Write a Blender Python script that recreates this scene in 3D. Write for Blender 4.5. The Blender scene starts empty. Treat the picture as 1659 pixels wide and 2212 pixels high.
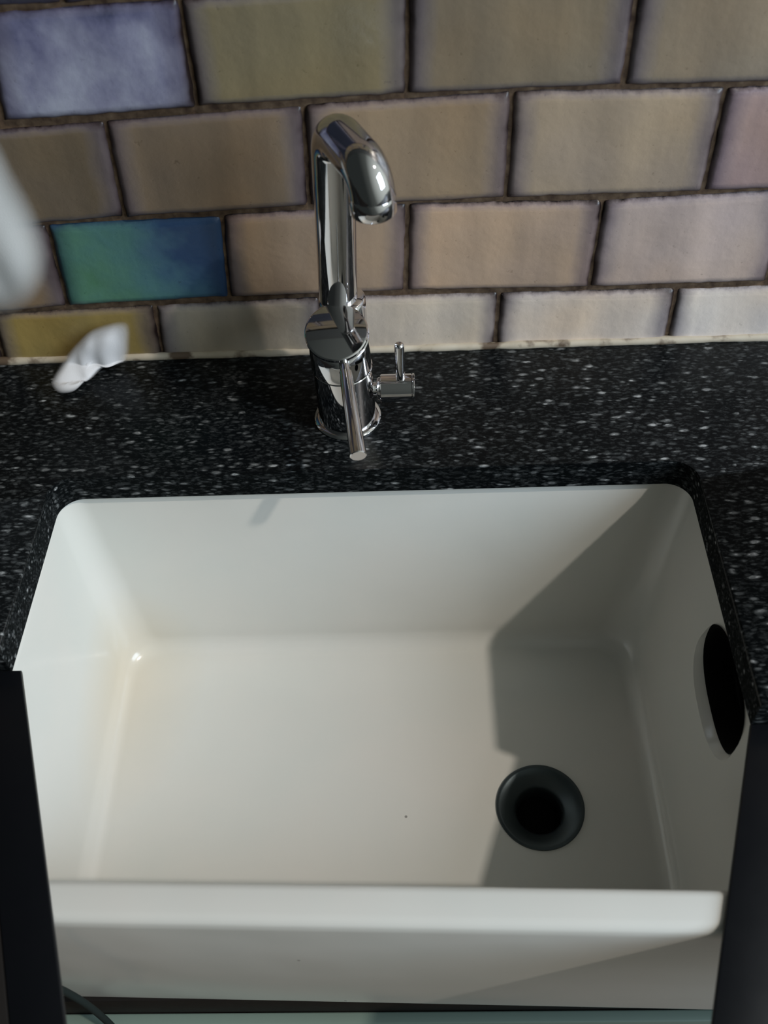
import bpy, bmesh, math, random
from mathutils import Vector, Matrix, Euler, noise
random.seed(7)
SC = bpy.context.scene
C = SC.collection
PI = math.pi

# ---------------------------------------------------------------- camera
CAM = Vector((0.03692, -0.67214, 0.59916))
ROT = Euler((0.6708, 0.0432, 0.0015), 'XYZ')
FPX = 2068.9
cd = bpy.data.cameras.new('camera')
cd.sensor_fit = 'HORIZONTAL'; cd.sensor_width = 36.0
cd.lens = FPX / 1659 * 36.0
cd.clip_start = 0.01
cd.dof.use_dof = True; cd.dof.focus_distance = 0.80; cd.dof.aperture_fstop = 7.0
cam = bpy.data.objects.new('camera', cd); C.objects.link(cam)
cam.location = CAM; cam.rotation_euler = ROT
SC.camera = cam

# ---------------------------------------------------------------- light
SC.view_settings.view_transform = 'Standard'
SC.view_settings.look = 'None'
SC.view_settings.exposure = 0.15
SC.view_settings.gamma = 1.0
SC.view_settings.use_curve_mapping = False

w = bpy.data.worlds.new('world'); SC.world = w; w.use_nodes = True
wn = w.node_tree.nodes; wl = w.node_tree.links
bg = wn['Background']
# dim room, lighter towards the window side
tc = wn.new('ShaderNodeTexCoord'); dp = wn.new('ShaderNodeVectorMath'); dp.operation = 'DOT_PRODUCT'
wl.new(tc.outputs['Generated'], dp.inputs[0]); dp.inputs[1].default_value = Vector((0.93, -0.22, 0.29))
mr = wn.new('ShaderNodeMapRange'); wl.new(dp.outputs['Value'], mr.inputs[0]); mr.inputs[1].default_value = -1.0
rmp = wn.new('ShaderNodeValToRGB'); wl.new(mr.outputs[0], rmp.inputs[0]); e_ = rmp.color_ramp.elements
e_[0].position = 0.45; e_[0].color = (0.022, 0.026, 0.025, 1)
e_[1].position = 1.0; e_[1].color = (0.66, 0.72, 0.68, 1)
e2 = e_.new(0.68); e2.color = (0.075, 0.084, 0.078, 1)
wl.new(rmp.outputs[0], bg.inputs[0]); bg.inputs[1].default_value = 1.0

def lamp(name, kind, loc, dirv, energy, color, **kw):
    l = bpy.data.lights.new(name, kind); l.energy = energy; l.color = color
    for k, v in kw.items(): setattr(l, k, v)
    o = bpy.data.objects.new(name, l); C.objects.link(o); o.location = loc
    o.rotation_euler = Vector(dirv).to_track_quat('-Z', 'Y').to_euler()
    return o
SUN_DIR = (-0.12, 0.054, -0.163)
lamp('sun', 'SUN', (1.2, -0.6, 1.7), SUN_DIR, 1.12, (1.0, 0.92, 0.83), angle=math.radians(1.8))
# the daylight window to the right and in front of the sink
lamp('window_daylight', 'AREA', (1.5, -0.95, 0.80), (-1.5, 0.75, -0.80), 24.0, (0.68, 0.83, 1.0),
     shape='RECTANGLE', size=0.7, size_y=1.0)

# ---------------------------------------------------------------- helpers
def ray(px, py):
    d = ROT.to_matrix() @ Vector(((px - 829.5) / FPX, -(py - 1106) / FPX, -1.0))
    return d
def at(px, py, axis, v):
    d = ray(px, py); t = (v - CAM[axis]) / d[axis]
    return CAM + d * t

def mat(name, col=(0.8, 0.8, 0.8), rough=0.5, metal=0.0, spec=0.5, coat=0.0):
    m = bpy.data.materials.new(name); m.use_nodes = True
    b = m.node_tree.nodes['Principled BSDF']
    b.inputs['Base Color'].default_value = (*col, 1)
    b.inputs['Roughness'].default_value = rough
    b.inputs['Metallic'].default_value = metal
    b.inputs['Specular IOR Level'].default_value = spec
    b.inputs['Coat Weight'].default_value = coat
    return m
class N:
    def __init__(s, m): s.t = m.node_tree; s.b = s.t.nodes['Principled BSDF']
    def n(s, typ, ins=None, **kw):
        x = s.t.nodes.new(typ)
        for k, v in kw.items(): setattr(x, k, v)
        for k, v in (ins or {}).items():
            if isinstance(v, bpy.types.NodeSocket): s.t.links.new(v, x.inputs[k])
            else: x.inputs[k].default_value = v
        return x
    def link(s, a, b): s.t.links.new(a, b)
    def math(s, op, a, b=0.0, clamp=False):
        return s.n('ShaderNodeMath', {0: a, 1: b}, operation=op, use_clamp=clamp).outputs[0]
    def mix(s, f, a, b, blend='MIX'):
        x = s.n('ShaderNodeMix', data_type='RGBA', blend_type=blend)
        for k, v in ((0, f), (6, a), (7, b)):
            if isinstance(v, bpy.types.NodeSocket): s.t.links.new(v, x.inputs[k])
            else: x.inputs[k].default_value = v
        return x.outputs[2]
    def ramp(s, f, stops):
        r = s.n('ShaderNodeValToRGB', {0: f}); e = r.color_ramp.elements
        while len(e) < len(stops): e.new(0.5)
        for q, (p, c) in zip(e, stops): q.position = p; q.color = (*c, 1) if len(c) == 3 else c
        return r.outputs[0]
    def bump(s, h, strength, dist):
        x = s.n('ShaderNodeBump', {'Height': h, 'Strength': strength, 'Distance': dist})
        s.link(x.outputs[0], s.b.inputs['Normal'])

def lin(r, g, b):
    f = lambda c: (c / 255 / 12.92) if c / 255 <= 0.04045 else ((c / 255 + 0.055) / 1.055) ** 2.4
    return (f(r), f(g), f(b))

def obj(name, bm, m=None, parent=None, smooth=True, sharp=35):
    me = bpy.data.meshes.new(name)
    bmesh.ops.recalc_face_normals(bm, faces=bm.faces)
    bm.to_mesh(me); bm.free()
    for x in (m if isinstance(m, (list, tuple)) else [m]): me.materials.append(x)
    if smooth:
        me.polygons.foreach_set('use_smooth', [True] * len(me.polygons))
        me.set_sharp_from_angle(angle=math.radians(sharp))
    o = bpy.data.objects.new(name, me); C.objects.link(o)
    if parent: o.parent = parent
    return o
def thing(name, label, cat, loc=(0, 0, 0)):
    o = bpy.data.objects.new(name, None); C.objects.link(o); o.location = loc
    o.empty_display_size = 0.02
    o['label'] = label; o['category'] = cat
    return o
def local(o, root):
    """the mesh was written in world coordinates: hand it to its root"""
    o.parent = root
    o.matrix_parent_inverse = Matrix.Translation(root.location).inverted()
    return o
def tag(o, label, cat): o['label'] = label; o['category'] = cat; return o

def lathe(bm, prof, seg=64, M=None, close=False):
    """prof: (r, z) list, revolved about z, then moved by M"""
    M = M or Matrix.Identity(4); rings = []
    for r, z in prof:
        if r < 1e-7: rings.append([bm.verts.new(M @ Vector((0, 0, z)))])
        else: rings.append([bm.verts.new(M @ Vector((r * math.cos(2 * PI * i / seg), r * math.sin(2 * PI * i / seg), z))) for i in range(seg)])
    if close: rings.append(rings[0])
    for a, b in zip(rings[:-1], rings[1:]):
        for i in range(seg):
            j = (i + 1) % seg
            if len(a) == 1 and len(b) == 1: continue
            if len(a) == 1: bm.faces.new((a[0], b[i], b[j]))
            elif len(b) == 1: bm.faces.new((a[i], a[j], b[0]))
            else: bm.faces.new((a[i], a[j], b[j], b[i]))
def axis_m(p, d):
    return Matrix.Translation(Vector(p)) @ Vector(d).to_track_quat('Z', 'Y').to_matrix().to_4x4()
def rod(bm, a, b, r0, r1, bev=0.0008, seg=48):
    a = Vector(a); b = Vector(b); L = (b - a).length
    lathe(bm, [(0, 0), (r0 - bev, 0), (r0, bev), (r1, L - bev), (r1 - bev, L), (0, L)], seg, axis_m(a, b - a))
def sweep(bm, pts, rad, seg=48, caps=True):
    pts = [Vector(p) for p in pts]; rings = []
    t0 = (pts[1] - pts[0]).normalized()
    nrm = t0.orthogonal().normalized()
    for i, p in enumerate(pts):
        t = ((pts[min(i + 1, len(pts) - 1)] - p).normalized() + (p - pts[max(i - 1, 0)]).normalized()).normalized()
        nrm = (nrm - t * nrm.dot(t)).normalized(); bi = t.cross(nrm)
        r = rad[i] if isinstance(rad, (list, tuple)) else rad
        rings.append([bm.verts.new(p + (nrm * math.cos(2 * PI * k / seg) + bi * math.sin(2 * PI * k / seg)) * r) for k in range(seg)])
    for a, b in zip(rings[:-1], rings[1:]):
        for k in range(seg): bm.faces.new((a[k], a[(k + 1) % seg], b[(k + 1) % seg], b[k]))
    if caps: bm.faces.new(rings[0]); bm.faces.new(rings[-1])
def prism(bm, poly, z0, z1, bev=0.0, seg=3):
    lo = [bm.verts.new((x, y, z0)) for x, y in poly]; hi = [bm.verts.new((x, y, z1)) for x, y in poly]
    n = len(poly); fs = [bm.faces.new(lo), bm.faces.new(hi)]
    for i in range(n): fs.append(bm.faces.new((lo[i], lo[(i + 1) % n], hi[(i + 1) % n], hi[i])))
    if bev:
        es = {e for e in bm.edges if e.verts[0] in hi and e.verts[1] in hi}
        bmesh.ops.bevel(bm, geom=list(es), offset=bev, segments=seg, profile=0.5, affect='EDGES')
def box(bm, x0, x1, y0, y1, z0, z1, bev=0.0):
    g = bmesh.ops.create_cube(bm, size=1.0, matrix=Matrix.Translation(((x0 + x1) / 2, (y0 + y1) / 2, (z0 + z1) / 2)) @ Matrix.Diagonal((x1 - x0, y1 - y0, z1 - z0, 1)))
    if bev:
        es = {e for v in g['verts'] for e in v.link_edges}
        bmesh.ops.bevel(bm, geom=list(es), offset=bev, segments=3, profile=0.5, affect='EDGES')
def rrect(x0, x1, y0, y1, r, n=10):
    out = []
    for cx, cy, a0 in ((x1 - r, y1 - r, 0), (x0 + r, y1 - r, PI / 2), (x0 + r, y0 + r, PI), (x1 - r, y0 + r, 3 * PI / 2)):
        for i in range(n + 1):
            a = a0 + PI / 2 * i / n; out.append((cx + r * math.cos(a), cy + r * math.sin(a)))
    return out

# ---------------------------------------------------------------- materials
def tile_material(name, teal=False, cloudy=False):
    m = mat(name, rough=0.32, spec=0.4); k = N(m)
    uv = k.n('ShaderNodeUVMap', uv_map='tile').outputs[0]
    s = k.n('ShaderNodeSeparateXYZ', {0: uv})
    geo = k.n('ShaderNodeTexCoord').outputs['Object']
    col = k.n('ShaderNodeVertexColor', layer_name='glaze_and_light').outputs[0]
    wob = k.n('ShaderNodeTexNoise', {'Vector': geo, 'Scale': 22.0, 'Detail': 3.0, 'Roughness': 0.6}).outputs[0]
    fine = k.n('ShaderNodeTexNoise', {'Vector': geo, 'Scale': 160.0, 'Detail': 6.0, 'Roughness': 0.65}).outputs[0]
    # distance to the tile's own edge, in metres (uv are metres from the centre, z of the colour holds nothing)
    eu = k.n('ShaderNodeUVMap', uv_map='edge').outputs[0]
    e = k.n('ShaderNodeSeparateXYZ', {0: eu})
    du, dv = e.outputs[0], e.outputs[1]
    duw = k.math('ADD', du, k.math('MULTIPLY', k.math('SUBTRACT', wob, 0.5), 0.012))
    dvw = k.math('ADD', dv, k.math('MULTIPLY', k.math('SUBTRACT', fine, 0.5), 0.004))
    fu = k.ramp(k.math('DIVIDE', duw, 0.02), [(0.0, (0, 0, 0)), (0.28, (0.35, 0.35, 0.35)), (1.0, (1, 1, 1))])
    fv = k.ramp(k.math('DIVIDE', dvw, 0.0075), [(0.0, (0, 0, 0)), (0.45, (0.6, 0.6, 0.6)), (1.0, (1, 1, 1))])
    f = k.math('MULTIPLY', k.n('ShaderNodeRGBToBW', {0: fu}).outputs[0], k.n('ShaderNodeRGBToBW', {0: fv}).outputs[0])
    stre = k.n('ShaderNodeMapping', {'Vector': geo, 'Scale': (30, 1, 5)}).outputs[0]
    vs = k.n('ShaderNodeTexNoise', {'Vector': stre, 'Scale': 1.0, 'Detail': 4.0}).outputs[0]
    if teal:
        t = k.math('ADD', s.outputs[0], k.math('MULTIPLY', k.math('SUBTRACT', wob, 0.5), 0.7))
        t = k.math('ADD', t, k.math('MULTIPLY', s.outputs[1], 0.25))
        base = k.ramp(t, [(0.05, lin(80, 128, 82)), (0.3, lin(92, 136, 114)), (0.55, lin(84, 126, 124)), (0.82, lin(72, 106, 126)), (1.0, lin(50, 76, 112))])
        edge = lin(38, 58, 84)
    else:
        hue = k.n('ShaderNodeTexNoise', {'Vector': geo, 'Scale': 9.0, 'Detail': 2.0}).outputs[0]
        tint = k.ramp(hue, [(0.25, (0.94, 0.91, 1.0)), (0.5, (1.04, 0.97, 0.94)), (0.75, (1.16, 0.98, 0.82))])
        base = k.mix(0.8, col, tint, 'MULTIPLY')
        dk = k.ramp(vs, [(0.3, (0.80, 0.80, 0.82)), (0.7, (1.12, 1.1, 1.07))])
        base = k.mix(1.0, base, dk, 'MULTIPLY')
        edge = None
        if cloudy:
            cl = k.n('ShaderNodeTexNoise', {'Vector': k.n('ShaderNodeMapping', {'Vector': geo, 'Scale': (1.0, 1.0, 0.75)}).outputs[0], 'Scale': 34.0, 'Detail': 4.0, 'Roughness': 0.55}).outputs[0]
            cl = k.math('SUBTRACT', k.math('ADD', cl, 0.22), k.math('MULTIPLY', k.math('POWER', s.outputs[1], 2.0), 0.42))
            base = k.ramp(cl, [(0.22, lin(50, 56, 84)), (0.42, lin(112, 112, 140)), (0.62, lin(146, 146, 168)), (0.85, lin(172, 174, 190))])
    sp = k.ramp(fine, [(0.27, (0.62, 0.62, 0.60)), (0.36, (1, 1, 1))])
    base = k.mix(0.7, base, sp, 'MULTIPLY')
    if edge is None: ecol = k.ramp(f, [(0.0, lin(30, 21, 20)), (0.14, lin(56, 47, 56)), (0.45, lin(86, 81, 98)), (0.85, lin(122, 116, 124))])
    else: ecol = k.n('ShaderNodeRGB'); ecol.outputs[0].default_value = (*edge, 1); ecol = ecol.outputs[0]
    k.link(k.mix(f, ecol, base), k.b.inputs['Base Color'])
    k.link(k.ramp(fine, [(0.3, (0.26,) * 3), (0.7, (0.42,) * 3)]), k.b.inputs['Roughness'])
    k.bump(k.math('ADD', wob, k.math('MULTIPLY', fine, 0.25)), 0.5, 0.002)
    return m
M_TILE = tile_material('handmade_tile_glaze'); M_TEAL = tile_material('teal_tile_glaze', True); M_LAV = tile_material('lavender_tile_glaze', False, True)

M_GROUT = mat('brown_grout', lin(104, 84, 66), 0.9, spec=0.2); k = N(M_GROUT)
g = k.n('ShaderNodeTexCoord').outputs['Object']
nz = k.n('ShaderNodeTexNoise', {'Vector': g, 'Scale': 130.0, 'Detail': 5.0}).outputs[0]
k.link(k.ramp(nz, [(0.3, lin(66, 50, 40)), (0.55, lin(98, 79, 62)), (0.8, lin(124, 104, 84))]), k.b.inputs['Base Color'])
k.bump(nz, 0.6, 0.001)

def granite(name='black_granite', rough=0.3, spec=0.12):
    m = mat(name, rough=rough, spec=spec); k = N(m)
    o = k.n('ShaderNodeTexCoord').outputs['Object']
    wn_ = k.n('ShaderNodeTexNoise', {'Vector': o, 'Scale': 60.0, 'Detail': 3.0}).outputs[1]
    o2 = k.n('ShaderNodeVectorMath', {0: o, 1: k.n('ShaderNodeVectorMath', {0: wn_, 3: 0.004}, operation='SCALE').outputs[0]}, operation='ADD').outputs[0]
    tot = None
    for sc, rot, th, cut, amp in ((170, 0.10, 0.36, 0.45, 0.8), (330, 0.25, 0.40, 0.35, 0.5), (210, -0.15, 0.38, 0.5, 0.5), (100, -0.05, 0.24, 0.72, 0.9)):
        mp = k.n('ShaderNodeMapping', {'Vector': o2, 'Rotation': (0, 0, rot), 'Scale': (0.40, 1.0, 1.0)}).outputs[0]
        v = k.n('ShaderNodeTexVoronoi', {'Vector': mp, 'Scale': float(sc), 'Randomness': 1.0})
        c = k.n('ShaderNodeSeparateXYZ', {0: v.outputs['Color']})
        on = k.math('MULTIPLY', k.math('SUBTRACT', c.outputs[0], cut), 1.0 / (1 - cut), True)
        inside = k.math('MULTIPLY', k.math('SUBTRACT', th, v.outputs['Distance']), 6.0, True)
        x = k.math('MULTIPLY', k.math('MULTIPLY', on, inside), amp)
        tot = x if tot is None else k.math('ADD', tot, x)
    fn = k.n('ShaderNodeMapping', {'Vector': o2, 'Scale': (0.45, 1, 1)}).outputs[0]
    f2 = k.n('ShaderNodeTexNoise', {'Vector': fn, 'Scale': 420.0, 'Detail': 4.0, 'Roughness': 0.7}).outputs[0]
    f3 = k.math('MULTIPLY', k.math('SUBTRACT', f2, 0.50), 1.7, True)
    tot = k.math('ADD', tot, f3, True)
    col = k.ramp(tot, [(0.0, (0.003, 0.004, 0.0045)), (0.40, (0.040, 0.044, 0.045)), (0.8, (0.16, 0.165, 0.165)), (1.0, (0.36, 0.37, 0.37))])
    k.link(col, k.b.inputs['Base Color'])
    return m
M_GRANITE = granite(); M_GEDGE = granite('granite_sawn_edge', 0.6, 0.02)

def porcelain(name, base=(0.69, 0.665, 0.615)):
    m = mat(name, base, 0.16, spec=0.45); k = N(m)
    o = k.n('ShaderNodeTexCoord').outputs['Object']
    n1 = k.n('ShaderNodeTexNoise', {'Vector': o, 'Scale': 7.0, 'Detail': 3.0}).outputs[0]
    c = k.ramp(n1, [(0.3, (base[0] * .93, base[1] * .97, base[2] * .98)), (0.7, base)])
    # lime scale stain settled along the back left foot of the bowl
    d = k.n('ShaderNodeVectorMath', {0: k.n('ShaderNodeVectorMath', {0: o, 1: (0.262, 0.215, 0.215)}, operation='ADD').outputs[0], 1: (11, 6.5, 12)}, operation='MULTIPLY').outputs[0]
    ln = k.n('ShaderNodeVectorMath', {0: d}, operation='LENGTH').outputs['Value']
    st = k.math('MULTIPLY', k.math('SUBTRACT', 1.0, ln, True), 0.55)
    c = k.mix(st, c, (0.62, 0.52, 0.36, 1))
    # a few grit specks
    v = k.n('ShaderNodeTexVoronoi', {'Vector': o, 'Scale': 28.0}); cc = k.n('ShaderNodeSeparateXYZ', {0: v.outputs['Color']})
    spk = k.math('MULTIPLY', k.math('LESS_THAN', v.outputs['Distance'], 0.035), k.math('GREATER_THAN', cc.outputs[1], 0.90))
    c = k.mix(k.math('MULTIPLY', spk, 0.7), c, (0.12, 0.11, 0.1, 1))
    k.link(c, k.b.inputs['Base Color'])
    n2 = k.n('ShaderNodeTexNoise', {'Vector': o, 'Scale': 11.0, 'Detail': 1.0}).outputs[0]
    k.bump(n2, 0.35, 0.004)
    return m
M_SINK = porcelain('fireclay')
M_CHROME = mat('chrome', (0.66, 0.65, 0.66), 0.05, 1.0)
M_BRUSH = mat('brushed_metal', (0.55, 0.53, 0.5), 0.28, 1.0)
M_DRAIN = mat('dark_waste_metal', (0.06, 0.075, 0.08), 0.38, 0.7)
M_HOLE = mat('drain_dark', (0.004, 0.004, 0.004), 0.8, spec=0.1)
M_SEAL = mat('sealant', lin(176, 166, 146), 0.6); k = N(M_SEAL)
nz = k.n('ShaderNodeTexNoise', {'Vector': k.n('ShaderNodeTexCoord').outputs['Object'], 'Scale': 45.0, 'Detail': 5.0}).outputs[0]
k.link(k.ramp(nz, [(0.35, lin(92, 76, 60)), (0.48, lin(180, 168, 148)), (0.8, lin(198, 188, 170))]), k.b.inputs['Base Color'])
M_BLACK = mat('black_gloss_edge', (0.004, 0.0045, 0.006), 0.3, spec=0.3)
M_BOARD = mat('dark_brown_board', (0.012, 0.010, 0.009), 0.6, spec=0.2)
M_CAB = mat('painted_cabinet', lin(120, 138, 128), 0.5)
M_FLOOR = mat('floor_boards', lin(96, 82, 68), 0.5)
M_CABLE = mat('dark_cable', (0.010, 0.015, 0.014), 0.7, spec=0.15)
M_LUMP = mat('soft_white', (0.82, 0.82, 0.84), 0.9, spec=0.1)
M_VEIL = mat('reflection_white', (0.85, 0.86, 0.85), 0.9, spec=0.1)  # see-through white that imitates a reflection
for m_, sc_ in ((M_LUMP, 900.0), (M_VEIL, 700.0)):
    k = N(m_); nn = k.n('ShaderNodeTexNoise', {'Vector': k.n('ShaderNodeTexCoord').outputs['Object'], 'Scale': sc_}).outputs[0]; k.bump(nn, 0.2, 0.0005)
k = N(M_VEIL); fa = k.n('ShaderNodeAttribute', attribute_name='thin').outputs['Fac']
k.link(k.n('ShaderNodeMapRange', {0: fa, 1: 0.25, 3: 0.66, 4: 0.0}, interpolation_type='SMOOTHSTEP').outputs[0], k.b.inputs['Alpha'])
k = N(M_LUMP); fa = k.n('ShaderNodeAttribute', attribute_name='thin').outputs['Fac']
k.link(k.n('ShaderNodeMapRange', {0: fa, 1: 0.5, 3: 0.9, 4: 0.0}, interpolation_type='SMOOTHSTEP').outputs[0], k.b.inputs['Alpha'])
for m_ in (M_CAB, M_BOARD, M_FLOOR, M_BLACK, M_CHROME, M_DRAIN, M_CABLE, M_BRUSH):
    k = N(m_); nn = k.n('ShaderNodeTexNoise', {'Vector': k.n('ShaderNodeTexCoord').outputs['Object'], 'Scale': 60.0, 'Detail': 2.0}).outputs[0]
    r = k.b.inputs['Roughness'].default_value
    k.link(k.n('ShaderNodeMapRange', {0: nn, 3: r * .85, 4: r * 1.15}).outputs[0], k.b.inputs['Roughness'])

# ---------------------------------------------------------------- the tiled wall
# junctions of the hand-laid courses, in metres on the wall (x, z), read off the photograph
def W(px, py):
    p = at(px, py, 1, 0.0); return (p.x, p.z)
L = {}
L[0] = [W(-420, 62), W(-380, 58), W(0, 22), W(388, -10), W(884, -45), W(1380, -66), W(1860, -80), W(2340, -85)]
bond = {1: [(W(-440, 40), W(-350, 300)), (W(-40, 20), W(6, 262)), (W(388, -10), W(427, 230)), (W(882, -45), W(879, 202)), (W(1382, -66), W(1345, 184)), (W(1880, -78), W(1800, 172)), (W(2350, -80), W(2250, 165))],
        2: [(W(-215, 292), W(-130, 500)), (W(226, 254), W(272, 467)), (W(656, 220), W(667, 443)), (W(1107, 190), W(1092, 427)), (W(1568, 181), W(1516, 412)), (W(2010, 172), W(1930, 392))],
        3: [(W(-290, 505), W(-215, 690)), (W(103, 479), W(148, 658)), (W(479, 459), W(497, 639)), (W(881, 433), W(876, 627)), (W(1302, 426), W(1271, 618)), (W(1700, 402), W(1655, 606)), (W(2110, 382), W(2030, 596))],
        4: [(W(-410, 700), W(-375, 812)), (W(-18, 672), W(12, 778)), (W(333, 653), W(352, 765)), (W(690, 636), W(697, 758)), (W(1078, 626), W(1069, 745)), (W(1460, 617), W(1434, 742)), (W(1850, 604), W(1800, 736)), (W(2230, 596), W(2160, 733))]}
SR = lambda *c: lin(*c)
cols = {1: [(110, 100, 90), (154, 154, 174), (134, 125, 98), (134, 124, 106), (140, 130, 114), (150, 140, 126)],  # glaze tones with the light's rise towards lower right mixed in
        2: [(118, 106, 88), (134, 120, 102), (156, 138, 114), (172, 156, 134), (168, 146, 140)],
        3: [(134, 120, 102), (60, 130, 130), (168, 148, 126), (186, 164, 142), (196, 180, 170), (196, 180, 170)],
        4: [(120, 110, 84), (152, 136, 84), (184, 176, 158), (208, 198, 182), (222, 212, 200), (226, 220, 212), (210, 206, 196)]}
wb = bmesh.new()
uvt = wb.loops.layers.uv.new('tile'); uve = wb.loops.layers.uv.new('edge')
vcl = wb.loops.layers.float_color.new('glaze_and_light')
def add_tile(q, col, mi, seed):
    """q: TL, TR, BR, BL in wall (x, z); a pillowed, slightly uneven handmade tile"""
    rnd = random.Random(seed); G = 0.0009
    nx, nz_ = 30, 18
    wd = (Vector(q[1]) - Vector(q[0])).length; ht = (Vector(q[3]) - Vector(q[0])).length
    tilt = (rnd.uniform(-.0007, .0007), rnd.uniform(-.0005, .0005))
    def par(i, n):                                 # denser near the edges
        t = i / n; return t - 0.13 * math.sin(2 * PI * t)
    grid = []
    for j in range(nz_ + 1):
        row = []
        for i in range(nx + 1):
            u, v = par(i, nx), par(j, nz_)
            uu = G / wd + u * (1 - 2 * G / wd); vv = G / ht + v * (1 - 2 * G / ht)
            top = Vector(q[0]).lerp(Vector(q[1]), uu); bot = Vector(q[3]).lerp(Vector(q[2]), uu)
            p = top.lerp(bot, vv)
            du = min(u, 1 - u) * wd; dv = min(v, 1 - v) * ht
            # worn corners and ragged edges
            k1 = noise.noise(Vector((p.x * 90, p.y * 90, seed))) * 0.0011
            k2 = noise.noise(Vector((p.x * 90 + 50, p.y * 90, seed))) * 0.0012
            w1 = max(0, 1 - min(du, dv) / 0.012)
            cr = 0.004; px_, py_ = max(0, cr - du), max(0, cr - dv)
            hyp = math.hypot(px_, py_)
            if hyp > cr * 0.999 and px_ > 0 and py_ > 0:
                s_ = 1 - cr / hyp
                p.x += (1 if u < .5 else -1) * px_ * s_; p.y += (-1 if v < .5 else 1) * py_ * s_
            d = min(du, dv)
            pil = 0.0042 * (1 - max(0, 1 - d / 0.006) ** 2.2)
            h = 0.001 + pil + tilt[0] * (u - .5) * 2 + tilt[1] * (v - .5) * 2 + 0.0007 * noise.noise(Vector((p.x * 28, p.y * 28, seed)))
            row.append((wb.verts.new((p.x + k1 * w1, -h, p.y + k2 * w1)), u, 1 - v, du, dv))
        grid.append(row)
    for j in range(nz_):
        for i in range(nx):
            qd = [grid[j][i], grid[j][i + 1], grid[j + 1][i + 1], grid[j + 1][i]]
            f = wb.faces.new([a[0] for a in qd]); f.material_index = mi
            for lp, a in zip(f.loops, qd):
                lp[uvt].uv = (a[1], a[2]); lp[uve].uv = (a[3], a[4]); lp[vcl] = (*col, 1)
sd = 0
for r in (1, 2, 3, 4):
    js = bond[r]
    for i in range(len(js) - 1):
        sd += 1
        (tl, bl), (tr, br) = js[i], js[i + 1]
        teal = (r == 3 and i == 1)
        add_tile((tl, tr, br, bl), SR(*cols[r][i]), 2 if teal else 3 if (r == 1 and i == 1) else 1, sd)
# the courses above and beside the picture, laid on regularly (seen only in reflections)
tw_, th_ = 0.153, 0.089
z0 = 0.062 + 3 * 0.0875 - 0.0
zt = bond[1]
for r in range(3):
    zb = (lambda x: None)
    for i in range(-6, 7):
        x0 = 0.037 + (i + 0.5 * ((r + 1) % 2)) * tw_ - 0.0
        if r == 0:
            xs = [x0, x0 + tw_]
            def topz(x):
                P_ = [b[0] for b in zt]
                for a, b in zip(P_[:-1], P_[1:]):
                    if a[0] <= x <= b[0]: return a[1] + (b[1] - a[1]) * (x - a[0]) / (b[0] - a[0])
                return P_[0][1] if x < P_[0][0] else P_[-1][1]
            bl, br = (x0, topz(x0)), (x0 + tw_, topz(x0 + tw_))
            zr = 0.316 + th_
        else:
            zb0 = 0.316 + th_ * r; bl, br = (x0, zb0), (x0 + tw_, zb0); zr = zb0 + th_
        sd += 1
        rr = random.Random(sd)
        cl = rr.choice([(146, 130, 104), (156, 138, 112), (150, 134, 120), (140, 130, 100)])
        if r == 0 and x0 < -0.15: cl = (52, 56, 70)
        add_tile(((x0, zr), (x0 + tw_, zr), br, bl), SR(*cl), 1, sd)
# side fillers for courses 1-4
for r in (1, 2, 3, 4):
    js = bond[r]
    for side in (-1, 1):
        for i in range(3):
            e = js[0] if side < 0 else js[-1]
            a = [(e[0][0] + side * tw_ * i, e[0][1]), (e[1][0] + side * tw_ * i, e[1][1])]
            b = [(e[0][0] + side * tw_ * (i + 1), e[0][1]), (e[1][0] + side * tw_ * (i + 1), e[1][1])]
            if side < 0: a, b = b, a
            sd += 1
            add_tile((a[0], b[0], b[1], a[1]), SR(150, 136, 112), 1, sd)
box(wb, -1.3, 1.3, 0.0, 0.05, -0.9, 1.5)
wall = obj('wall_back', wb, [M_GROUT, M_TILE, M_TEAL, M_LAV], sharp=60); wall['kind'] = 'structure'
pw = bmesh.new(); box(pw, -1.3, 1.3, -0.012, 0.0, 0.584, 1.5)
po = obj('wall_upper_added', pw, mat('dark_reflected', (0.03, 0.032, 0.03), 0.6), smooth=False); po['kind'] = 'structure'  # unseen dark panel, added so the chrome cap reflects something dark
# grout bed standing proud between the tiles
gb = bmesh.new(); box(gb, -1.3, 1.3, -0.0017, 0.0, -0.001, 0.58)
gr = obj('trim_2', gb, M_GROUT, smooth=False); gr['kind'] = 'structure'

fb = bmesh.new(); box(fb, -1.3, 1.3, -2.0, 0.05, -0.95, -0.9)
fl = obj('floor', fb, M_FLOOR, smooth=False); fl['kind'] = 'structure'

# sealant bead along the foot of the tiles
sb = bmesh.new(); pts = []; rad = []
for i in range(260):
    x = -1.2 + 2.4 * i / 259
    pts.append((x, -0.0055, 0.0012)); rad.append(0.0040 + 0.0012 * noise.noise(Vector((x * 40, 3, 1))) + 0.0008 * noise.noise(Vector((x * 150, 8, 1))))
sweep(sb, pts, rad, 12)
se = obj('trim_1', sb, M_SEAL); se['kind'] = 'structure'

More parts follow.
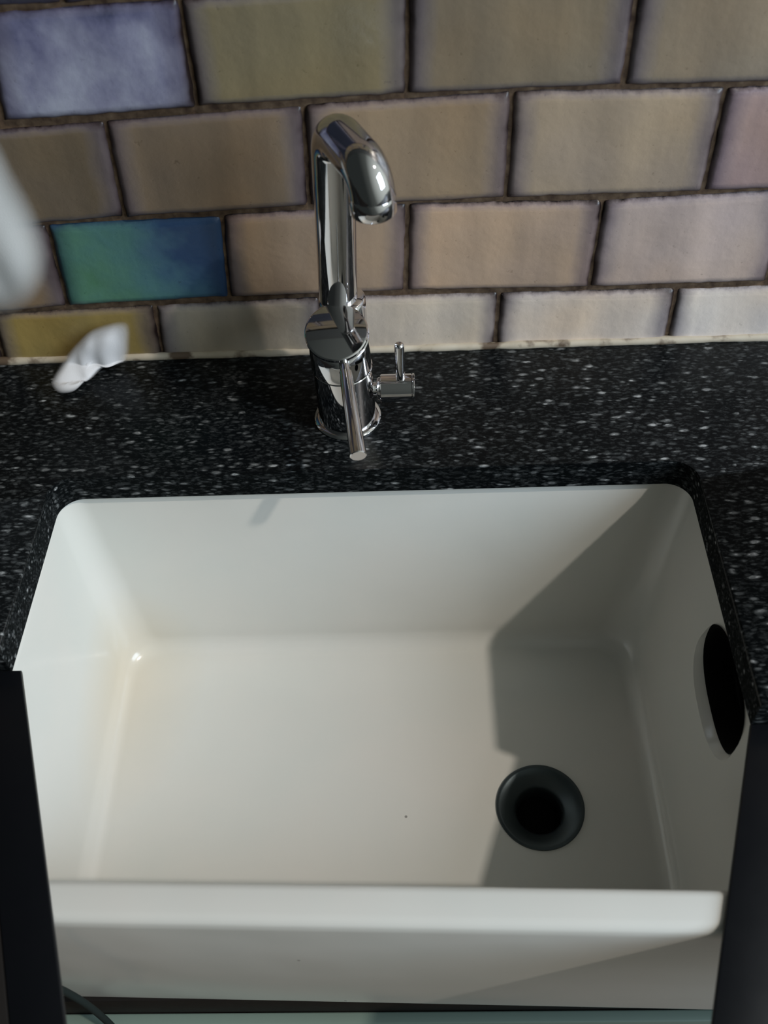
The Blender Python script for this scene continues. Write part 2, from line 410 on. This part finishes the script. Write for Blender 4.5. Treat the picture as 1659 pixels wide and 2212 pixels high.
# ---------------------------------------------------------------- granite worktop with the undermount cut-out
TH = 0.029
def worktop():
    bm = bmesh.new()
    xl, xr, yb = -0.2695, 0.2660, -0.1505; r = 0.021
    inner = [(xl - 0.002, -0.318)]
    for i in range(13):
        a = PI - PI / 2 * i / 12; inner.append((xl + r + r * math.cos(a), yb - r + r * math.sin(a)))
    for i in range(13):
        a = PI / 2 - PI / 2 * i / 12; inner.append((xr - r + r * math.cos(a), yb - r + r * math.sin(a)))
    inner += [(xr, -0.372)]
    outer = [(1.2, -0.372), (1.2, -0.001), (-1.2, -0.001), (-1.2, -0.318)]
    prism(bm, inner + outer, -TH, 0.0, bev=0.0025, seg=3)
    return bm
wt = obj('granite_worktop', worktop(), [M_GRANITE, M_GEDGE], sharp=50)
for p_ in wt.data.polygons:
    if abs(p_.normal.z) < 0.1: p_.material_index = 1
tag(wt, 'polished black granite worktop with pale flecks, cut out around the white sink', 'worktop')

# ---------------------------------------------------------------- the sink
def sink_mesh():
    bm = bmesh.new(); n = 14
    ft = -TH - 0.0002
    rings = []
    def ring(x0, x1, y0, y1, r, z): rings.append([bm.verts.new((x, y, z)) for x, y in rrect(x0, x1, y0, y1, r, n)])
    OX0, OX1, OY0, OY1 = -0.297, 0.297, -0.5035, -0.120
    # outside from the foot up, over the rim, down into the bowl
    ring(OX0 + .012, OX1 - .012, OY0 + .008, OY1 - .01, 0.012, -0.255)
    ring(OX0 + .003, OX1 - .003, OY0 + .0015, OY1 - .002, 0.014, -0.2515)
    ring(OX0 + .001, OX1 - .001, OY0 + .0005, OY1 - .001, 0.015, -0.245)
    ring(OX0, OX1, OY0, OY1, 0.016, ft - 0.014)
    for i in range(1, 6):
        a = PI / 2 * i / 5; R_ = 0.008
        ring(OX0 + R_ * (1 - math.cos(a)), OX1 - R_ * (1 - math.cos(a)), OY0 + R_ * (1 - math.cos(a)), OY1 - R_ * (1 - math.cos(a)), 0.016, ft - R_ + R_ * math.sin(a))
    IX0, IX1, IY0, IY1 = -0.2715, 0.2690, -0.4765, -0.1465
    BX0, BX1, BY0, BY1 = -0.2560, 0.2440, -0.466, -0.1800
    for i in range(0, 6):
        a = PI / 2 * i / 5; R_ = 0.006
        d = R_ * (1 - math.sin(a))
        ring(IX0 - d, IX1 + d, IY0 - d, IY1 + d, 0.022 + d, ft - R_ * (1 - math.cos(a)) - 0.0)
    FZ = -0.2235
    zt_, zb_ = ft - 0.006, FZ + 0.020
    for i in range(1, 15):
        t = i / 14
        ring(IX0 + (BX0 - IX0) * t, IX1 + (BX1 - IX1) * t, IY0 + (BY0 - IY0) * t, IY1 + (BY1 - IY1) * t, 0.022 + 0.010 * t, zt_ + (zb_ - zt_) * t)
    for i in range(1, 8):
        a = PI / 2 * i / 7; R_ = 0.020; d = R_ * (1 - math.cos(a)) * 0.8
        ring(BX0 + d, BX1 - d, BY0 + d, BY1 - d, 0.034 + 0.004 * i / 7 - d * 0.5, zb_ - R_ * math.sin(a))
    for a, b in zip(rings[:-1], rings[1:]):
        m_ = len(a)
        for i in range(m_): bm.faces.new((a[i], a[(i + 1) % m_], b[(i + 1) % m_], b[i]))
    bm.faces.new(rings[0]); bm.faces.new(rings[-1])
    for v in bm.verts:                              # the front wall of the fired bowl runs a touch out of square
        t = max(0.0, min(1.0, (-0.30 - v.co.y) / 0.16)); v.co.y -= 0.026 * v.co.x * t
    bmesh.ops.recalc_face_normals(bm, faces=bm.faces)
    return bm, FZ
root_sink = thing('butler_sink', 'white fireclay butler sink with deep bowl and front apron set below the black granite', 'sink', (0, -0.31, -0.255))
sm, FZ = sink_mesh()
sink = obj('basin', sm, M_SINK)
DR = (0.1378, -0.3530)
def boolean(target, bm):
    cut = obj('cutter', bm, M_SINK)
    md = target.modifiers.new('cut', 'BOOLEAN'); md.operation = 'DIFFERENCE'; md.solver = 'EXACT'; md.object = cut
    dg = bpy.context.evaluated_depsgraph_get(); dg.update()
    me = bpy.data.meshes.new_from_object(target.evaluated_get(dg))
    target.modifiers.clear(); target.data = me
    bpy.data.objects.remove(cut, do_unlink=True)
c1 = bmesh.new(); lathe(c1, [(0, -0.1), (0.0372, -0.1), (0.0372, 0.02), (0, 0.02)], 64, Matrix.Translation((DR[0], DR[1], FZ)))
boolean(sink, c1)
# weir overflow: a D-shaped mouth high in the right wall
OV = Vector((0.262, -0.322, -0.0685))
def ov_poly(s=1.0, n=40):
    """outline in (y, z) round the mouth: rounded at the back, flatter to the front"""
    out = []
    for i in range(n):
        a = 2 * PI * i / n; c_, s_ = math.cos(a), math.sin(a)
        p = 2.5
        y = math.copysign(abs(c_) ** (2 / p), c_) * 0.050; z = math.copysign(abs(s_) ** (2 / p), s_) * 0.0365
        out.append((OV.y + y * s, OV.z + z * s))
    return out
c2 = bmesh.new(); rs = []
for x, s in ((0.20, 1.16), (0.2575, 1.16), (0.2635, 1.03), (0.2690, 0.96), (0.2885, 0.94)):
    rs.append([c2.verts.new((x, y, z)) for y, z in ov_poly(s)])
for a, b in zip(rs[:-1], rs[1:]):
    for i in range(len(a)): c2.faces.new((a[i], a[(i + 1) % len(a)], b[(i + 1) % len(a)], b[i]))
c2.faces.new(rs[0]); c2.faces.new(rs[-1]); bmesh.ops.recalc_face_normals(c2, faces=c2.faces)
boolean(sink, c2)
sink.data.polygons.foreach_set('use_smooth', [True] * len(sink.data.polygons)); sink.data.set_sharp_from_angle(angle=math.radians(28))
local(sink, root_sink)
# black throat of the overflow
ob = bmesh.new(); a = [ob.verts.new((0.2655, y, z)) for y, z in ov_poly(0.992)]; a2 = [ob.verts.new((0.2690, y, z)) for y, z in ov_poly(0.948)]; b = [ob.verts.new((0.2880, y, z)) for y, z in ov_poly(0.925)]
for i in range(len(a)):
    j = (i + 1) % len(a); ob.faces.new((a[i], a[j], a2[j], a2[i])); ob.faces.new((a2[i], a2[j], b[j], b[i]))
ob.faces.new(b)
ov = local(obj('overflow', ob, M_HOLE), root_sink); ov['label'] = 'black overflow mouth in the right wall of the bowl'
# waste
dbm = bmesh.new()
lathe(dbm, [(0.0370, -0.004), (0.0385, -0.0002), (0.0384, 0.0012), (0.0372, 0.0020), (0.0350, 0.0016), (0.030, -0.002), (0.0225, -0.0075), (0.0205, -0.0100), (0.0200, -0.016), (0.0200, -0.028), (0.022, -0.028), (0.022, -0.012), (0.0350, -0.004)], 96, Matrix.Translation((DR[0], DR[1], FZ)), close=True)
dr = local(obj('drain', dbm, M_DRAIN, sharp=50), root_sink); dr['label'] = 'dark round waste ring in the bowl floor'
hb = bmesh.new(); lathe(hb, [(0.0205, -0.010), (0.0205, -0.030), (0, -0.030)], 64, Matrix.Translation((DR[0], DR[1], FZ)))
hole = obj('drain_hole', hb, M_HOLE); hole.parent = dr; hole.matrix_parent_inverse = Matrix.Identity(4)

# ---------------------------------------------------------------- dark boards either side of the apron
def board(sign, inner, back, label):
    """inner: two points of the inner edge, carried on towards the viewer"""
    a, b = Vector(inner[0]), Vector(inner[1]); e = b + (b - a) * 0.35
    root = thing('side_board', label, 'board', (sign * 0.45, -0.45, -TH))
    out = Vector((sign * 0.034, 0)); 
    s1 = bmesh.new(); poly = [tuple(a), tuple(e), tuple(e + out), tuple(a + out)]
    prism(s1, poly if sign > 0 else poly[::-1], -TH, -TH + 0.0034, bev=0.0012)
    local(obj('edging', s1, M_BLACK, sharp=50), root)['label'] = 'black edging strip'
    ao, eo = a + out * 1.01, e + out * 1.01
    s2 = bmesh.new(); poly = [tuple(ao), tuple(eo), (sign * 1.2, eo.y), (sign * 1.2, ao.y)]
    prism(s2, poly, -TH, -TH + 0.0030, bev=0.0008)
    local(obj('panel', s2, M_BOARD, sharp=50), root)['label'] = 'dark brown panel'
    return root
pl = [at(47, 1440, 2, -TH), at(145, 2212, 2, -TH)]; pr = [at(1622, 1545, 2, -TH), at(1535, 2212, 2, -TH)]
def onY(p, q, y): t = (y - p.y) / (q.y - p.y); return (p.x + (q.x - p.x) * t, y)
board(-1, [onY(pl[0], pl[1], -0.3185), (pl[1].x, pl[1].y)], -0.318, 'black-edged dark board over the front left corner of the sink')
board(1, [onY(pr[0], pr[1], -0.3725), (pr[1].x, pr[1].y)], -0.372, 'black-edged dark board over the front right corner of the sink')

# ---------------------------------------------------------------- cabinet under the sink
cab = thing('sink_cabinet', 'pale green painted cabinet under the white sink apron', 'cabinet', (0, -0.3, -0.9))
cb = bmesh.new(); box(cb, -0.8, 0.8, -0.4985, -0.03, -0.88, -0.2555, 0.001)
cc_ = local(obj('carcass', cb, M_BOARD), cab)  # coloured dark to stand for the shadow line under the apron
d = bmesh.new(); box(d, -0.42, 0.42, -0.5085, -0.4990, -0.86, -0.300, 0.0015)
local(obj('front_panel', d, M_CAB), cab)
pb = bmesh.new(); box(pb, -0.8, 0.8, -0.44, -0.05, -0.9, -0.8802)
local(obj('plinth', pb, M_BOARD), cab)

# ---------------------------------------------------------------- mixer tap
tap = thing('mixer_tap', 'chrome single lever kitchen mixer tap with curved spout on the granite behind the sink', 'tap', (-0.0213, -0.0893, 0))
bx, by = -0.0222, -0.0890; RB = 0.0246
# base ring
b_ = bmesh.new(); lathe(b_, [(RB - 0.002, 0.0), (0.0285, 0.0), (0.0288, 0.0012), (0.0275, 0.0024), (RB + 0.0004, 0.0030), (RB - 0.002, 0.0030)], 96, Matrix.Translation((-0.0213, by, 0)), close=True)
local(obj('base_ring', b_, M_CHROME, sharp=50), tap)
# body, cut aslant at the top to take the round cap
def stad(r0, cy0, r1, cy1, n=40):
    out = []
    for i in range(n + 1):                          # front half
        a = PI + PI * i / n; out.append((r0 * math.cos(a), cy0 + r0 * math.sin(a)))
    for i in range(n + 1):
        a = PI * i / n; out.append((r1 * math.cos(a), cy1 + r1 * math.sin(a)))
    return out
def slab(z0, z1, slope0=0.0, slope1=0.0, xs=0.0):
    bm = bmesh.new(); R_ = []
    for z, sl, ins in ((z0, slope0, 0.0006), (z0 + 0.0006, slope0, 0), (z1 - 0.0006, slope1, 0), (z1, slope1, 0.0006)):
        R_.append([bm.verts.new((bx + xs + (RB - ins) * math.cos(2 * PI * i / 96), by + (RB - ins) * math.sin(2 * PI * i / 96), z + sl * (RB - ins) * math.sin(2 * PI * i / 96))) for i in range(96)])
    for a, b in zip(R_[:-1], R_[1:]):
        for i in range(96): bm.faces.new((a[i], a[(i + 1) % 96], b[(i + 1) % 96], b[i]))
    bm.faces.new(R_[0]); bm.faces.new(R_[-1])
    return bm
body = local(obj('body', slab(0.0025, 0.0600, xs=0.0008), M_CHROME, sharp=40), tap)
SL = 0.38
local(obj('collar', slab(0.0606, 0.0935, 0, SL), M_CHROME, sharp=40), tap)
# mirror-bright round cap
n_ = Vector((0, -SL, 1)).normalized(); dc = Vector((bx - 0.0012, by - 0.0010, 0.0942))
cp = bmesh.new(); lathe(cp, [(0, 0), (0.0246, 0), (0.0252, 0.0006), (0.0252, 0.0036), (0.0244, 0.0046), (0.0236, 0.0048), (0, 0.0048)], 96, axis_m(dc, n_))
local(obj('cap', cp, M_CHROME, sharp=30), tap)
# spout socket behind the cap
so = bmesh.new(); sx, sy = -0.0195, -0.0560
rod(so, (sx, sy, 0.052), (sx, sy, 0.1035), 0.0190, 0.0190, 0.0018)
local(obj('spout_socket', so, M_CHROME, sharp=60), tap)
# spout: riser, tight bend, short arm swung to the right, nozzle turned down
P0 = Vector((-0.0226, -0.0550, 0.100)); P1 = Vector((-0.0140, -0.0640, 0.2530)); P2 = Vector((0.0124, -0.1150, 0.2510)); P3 = P2 + Vector((0.0004, 0.0, -0.034))
def fillet(a, b, c, r, n=14):
    u = (a - b).normalized(); v = (c - b).normalized(); ang = u.angle(v); d = r / math.tan(ang / 2)
    s = b + u * d; e = b + v * d; ctr = b + (u + v).normalized() * (r / math.sin(ang / 2))
    return [ctr + ((s - ctr).lerp(e - ctr, i / n)).normalized() * r for i in range(n + 1)]
path = [P0, P0.lerp(P1, 0.5)] + fillet(P0, P1, P2, 0.0175) + fillet(P1, P2, P3, 0.0165)
spt = bmesh.new(); sweep(spt, path, 0.0155, 72)
local(obj('spout', spt, M_CHROME, sharp=60), tap)
nzb = bmesh.new(); pe = path[-1]; dz = (P3 - P2).normalized()
lathe(nzb, [(0.0150, -0.001), (0.0158, 0.0), (0.0160, 0.0118), (0.0154, 0.0126), (0.0130, 0.0126), (0.0125, 0.008), (0, 0.008)], 72, axis_m(pe, dz))
local(obj('aerator', nzb, M_CHROME, sharp=50), tap)
# lever
LA = Vector((-0.0178, -0.1115, 0.0835)); LB = Vector((-0.0057, -0.1975, 0.0690)); dl = (LB - LA).normalized()
n1 = bmesh.new(); rod(n1, LA - dl * 0.004, LA + dl * 0.010, 0.0042, 0.0040, 0.0004)
local(obj('lever_neck', n1, M_CHROME), tap)
lv = bmesh.new(); rod(lv, LA + dl * 0.0095, LB, 0.0051, 0.0064, 0.0006)
local(obj('lever', lv, M_CHROME, sharp=30), tap)
# side valve with its own little lever
vz = 0.0325
v0 = bmesh.new(); rod(v0, (bx + RB - 0.002, by, vz), (0.0070, by, vz), 0.0058, 0.0048, 0.0003); rod(v0, (0.0058, by, vz), (0.0085, by, vz), 0.0090, 0.0100, 0.0005)
va = local(obj('valve_neck', v0, M_CHROME), tap)
v1 = bmesh.new(); rod(v1, (0.0086, by, vz), (0.0352, by, vz), 0.0118, 0.0118, 0.0006); rod(v1, (0.0354, by, vz), (0.0374, by, vz), 0.0120, 0.0120, 0.0005)
local(obj('side_valve', v1, M_CHROME, sharp=30), tap)
v2 = bmesh.new(); lathe(v2, [(0, 0), (0.0040, 0), (0.0040, 0.036), (0.0034, 0.0378), (0.0018, 0.0386), (0, 0.0388)], 40, Matrix.Translation((0.0258, by, vz + 0.0105)))
local(obj('valve_lever', v2, M_CHROME, sharp=60), tap)

# ---------------------------------------------------------------- soft white shapes at the left
def soft_lump(name, outline, y0, depth, m, seed, folds=26):
    """outline in wall (x, z); a soft folded lump standing off the wall by y0"""
    bm = bmesh.new(); n = len(outline); c = Vector((sum(p[0] for p in outline) / n, sum(p[1] for p in outline) / n))
    K = 14; fr, bk = [], []
    ly = bm.verts.layers.float.new('thin')
    for k_ in range(1, K + 1):
        t = k_ / K; rf, rb = [], []
        for p in outline:
            q = c.lerp(Vector(p), t)
            bulge = math.sqrt(max(0, 1 - t ** 2.4))
            f = noise.noise(Vector((q.x * folds, q.y * folds * 0.35, seed)))
            rf.append(bm.verts.new((q.x, y0 - depth * bulge * (0.75 + 0.6 * f) - 0.0004, q.y)))
            rf[-1][ly] = t ** 1.5
            rb.append(bm.verts.new((q.x, y0 + 0.0004, q.y)) if k_ < K else rf[-1])
            rb[-1][ly] = t ** 1.5
        fr.append(rf); bk.append(rb)
    cf = bm.verts.new((c.x, y0 - depth * 0.9, c.y)); cb_ = bm.verts.new((c.x, y0 + 0.0004, c.y))
    for R_, cv in ((fr, cf), (bk, cb_)):
        for i in range(n): bm.faces.new((cv, R_[0][i], R_[0][(i + 1) % n]))
        for a, b in zip(R_[:-1], R_[1:]):
            for i in range(n): bm.faces.new((a[i], a[(i + 1) % n], b[(i + 1) % n], b[i]))
    return bm
def curve(pts, n=10):
    out = []; m_ = len(pts)
    for i in range(m_):
        p0, p1, p2, p3 = (Vector(pts[(i + j) % m_]) for j in (-1, 0, 1, 2))
        for k_ in range(n):
            t = k_ / n
            out.append(0.5 * ((2 * p1) + (p2 - p0) * t + (2 * p0 - 5 * p1 + 4 * p2 - p3) * t * t + (3 * p1 - p0 - 3 * p2 + p3) * t ** 3))
    return [tuple(v) for v in out]
def WP(px, py, y): p = at(px, py, 1, y); return (p.x, p.z)
Y1 = -0.012  # soft white shape added in place of a blurred reflection
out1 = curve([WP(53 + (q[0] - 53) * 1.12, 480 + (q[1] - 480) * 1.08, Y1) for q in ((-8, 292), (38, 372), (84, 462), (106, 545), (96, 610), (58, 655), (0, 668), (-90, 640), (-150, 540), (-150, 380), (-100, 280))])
tw = thing('reflection_veil', 'translucent white shape standing in for a reflection in front of the tiles at the left edge', 'reflection_veil', (-0.40, -0.012, 0.1))
local(obj('white_shape', soft_lump('white_shape', out1, Y1, 0.012, M_VEIL, 3), M_VEIL, sharp=180), tw)
hk = bmesh.new(); hx = WP(-110, 290, -0.012); sweep(hk, [(hx[0], 0.0, hx[1] + 0.002), (hx[0], -0.016, hx[1] + 0.002), (hx[0], -0.022, hx[1] + 0.010)], 0.003, 16)  # unseen hook, added to carry the white shape
local(obj('added_hook', hk, M_CHROME), tw)

cr = bmesh.new(); Yc = -0.014  # soft white lump, fading out towards its rim
o2 = curve([WP(*q, Yc) for q in ((268, 700), (276, 742), (268, 772), (222, 782), (186, 806), (158, 830), (126, 832), (112, 808), (140, 775), (168, 742), (205, 712))])
oc = Vector((sum(p[0] for p in o2), sum(p[1] for p in o2))) / len(o2)
o2 = [tuple(oc + (Vector(p) - oc) * 1.1) for p in o2]
bm2 = soft_lump('white_lump', o2, Yc, 0.012, M_LUMP, 9, 60)
# the foot of the lump trails forward over the worktop
for v in bm2.verts:
    th = max(0.0, Yc - v.co.y)
    if v.co.z < 0.010:
        d_ = v.co - CAM; t_ = (0.010 - CAM.z) / d_.z; g_ = CAM + d_ * t_
        low = (0.010 - v.co.z)
        v.co = Vector((g_.x, g_.y, max(0.0009, 0.010 - low * 0.35) - (0.0 if th > 0 else 0.004) if low < 0.02 else (0.004 + th * 0.4)))
        v.co.z = max(0.0008, v.co.z)
dc_ = obj('white_lump', bm2, M_LUMP, sharp=180)
tag(dc_, 'small soft white lump on the worktop against the tiles', 'white_shape')

# ---------------------------------------------------------------- cable over the apron
cbm = bmesh.new()
cp_ = [at(118, 2132, 1, -0.5175), at(150, 2147, 1, -0.5145), at(190, 2172, 1, -0.5155), at(235, 2210, 1, -0.516), at(268, 2250, 1, -0.516), at(290, 2300, 1, -0.516)]
sm_ = []
for i in range(len(cp_) - 1):
    p0, p1, p2, p3 = (cp_[max(0, min(len(cp_) - 1, i + j))] for j in (-1, 0, 1, 2))
    for k_ in range(8):
        t = k_ / 8; sm_.append(0.5 * ((2 * p1) + (p2 - p0) * t + (2 * p0 - 5 * p1 + 4 * p2 - p3) * t * t + (3 * p1 - p0 - 3 * p2 + p3) * t ** 3))
sweep(cbm, sm_, 0.0027, 12)
tag(obj('cable', cbm, M_CABLE), 'thin dark cable hanging across the lower left of the sink apron', 'cable')
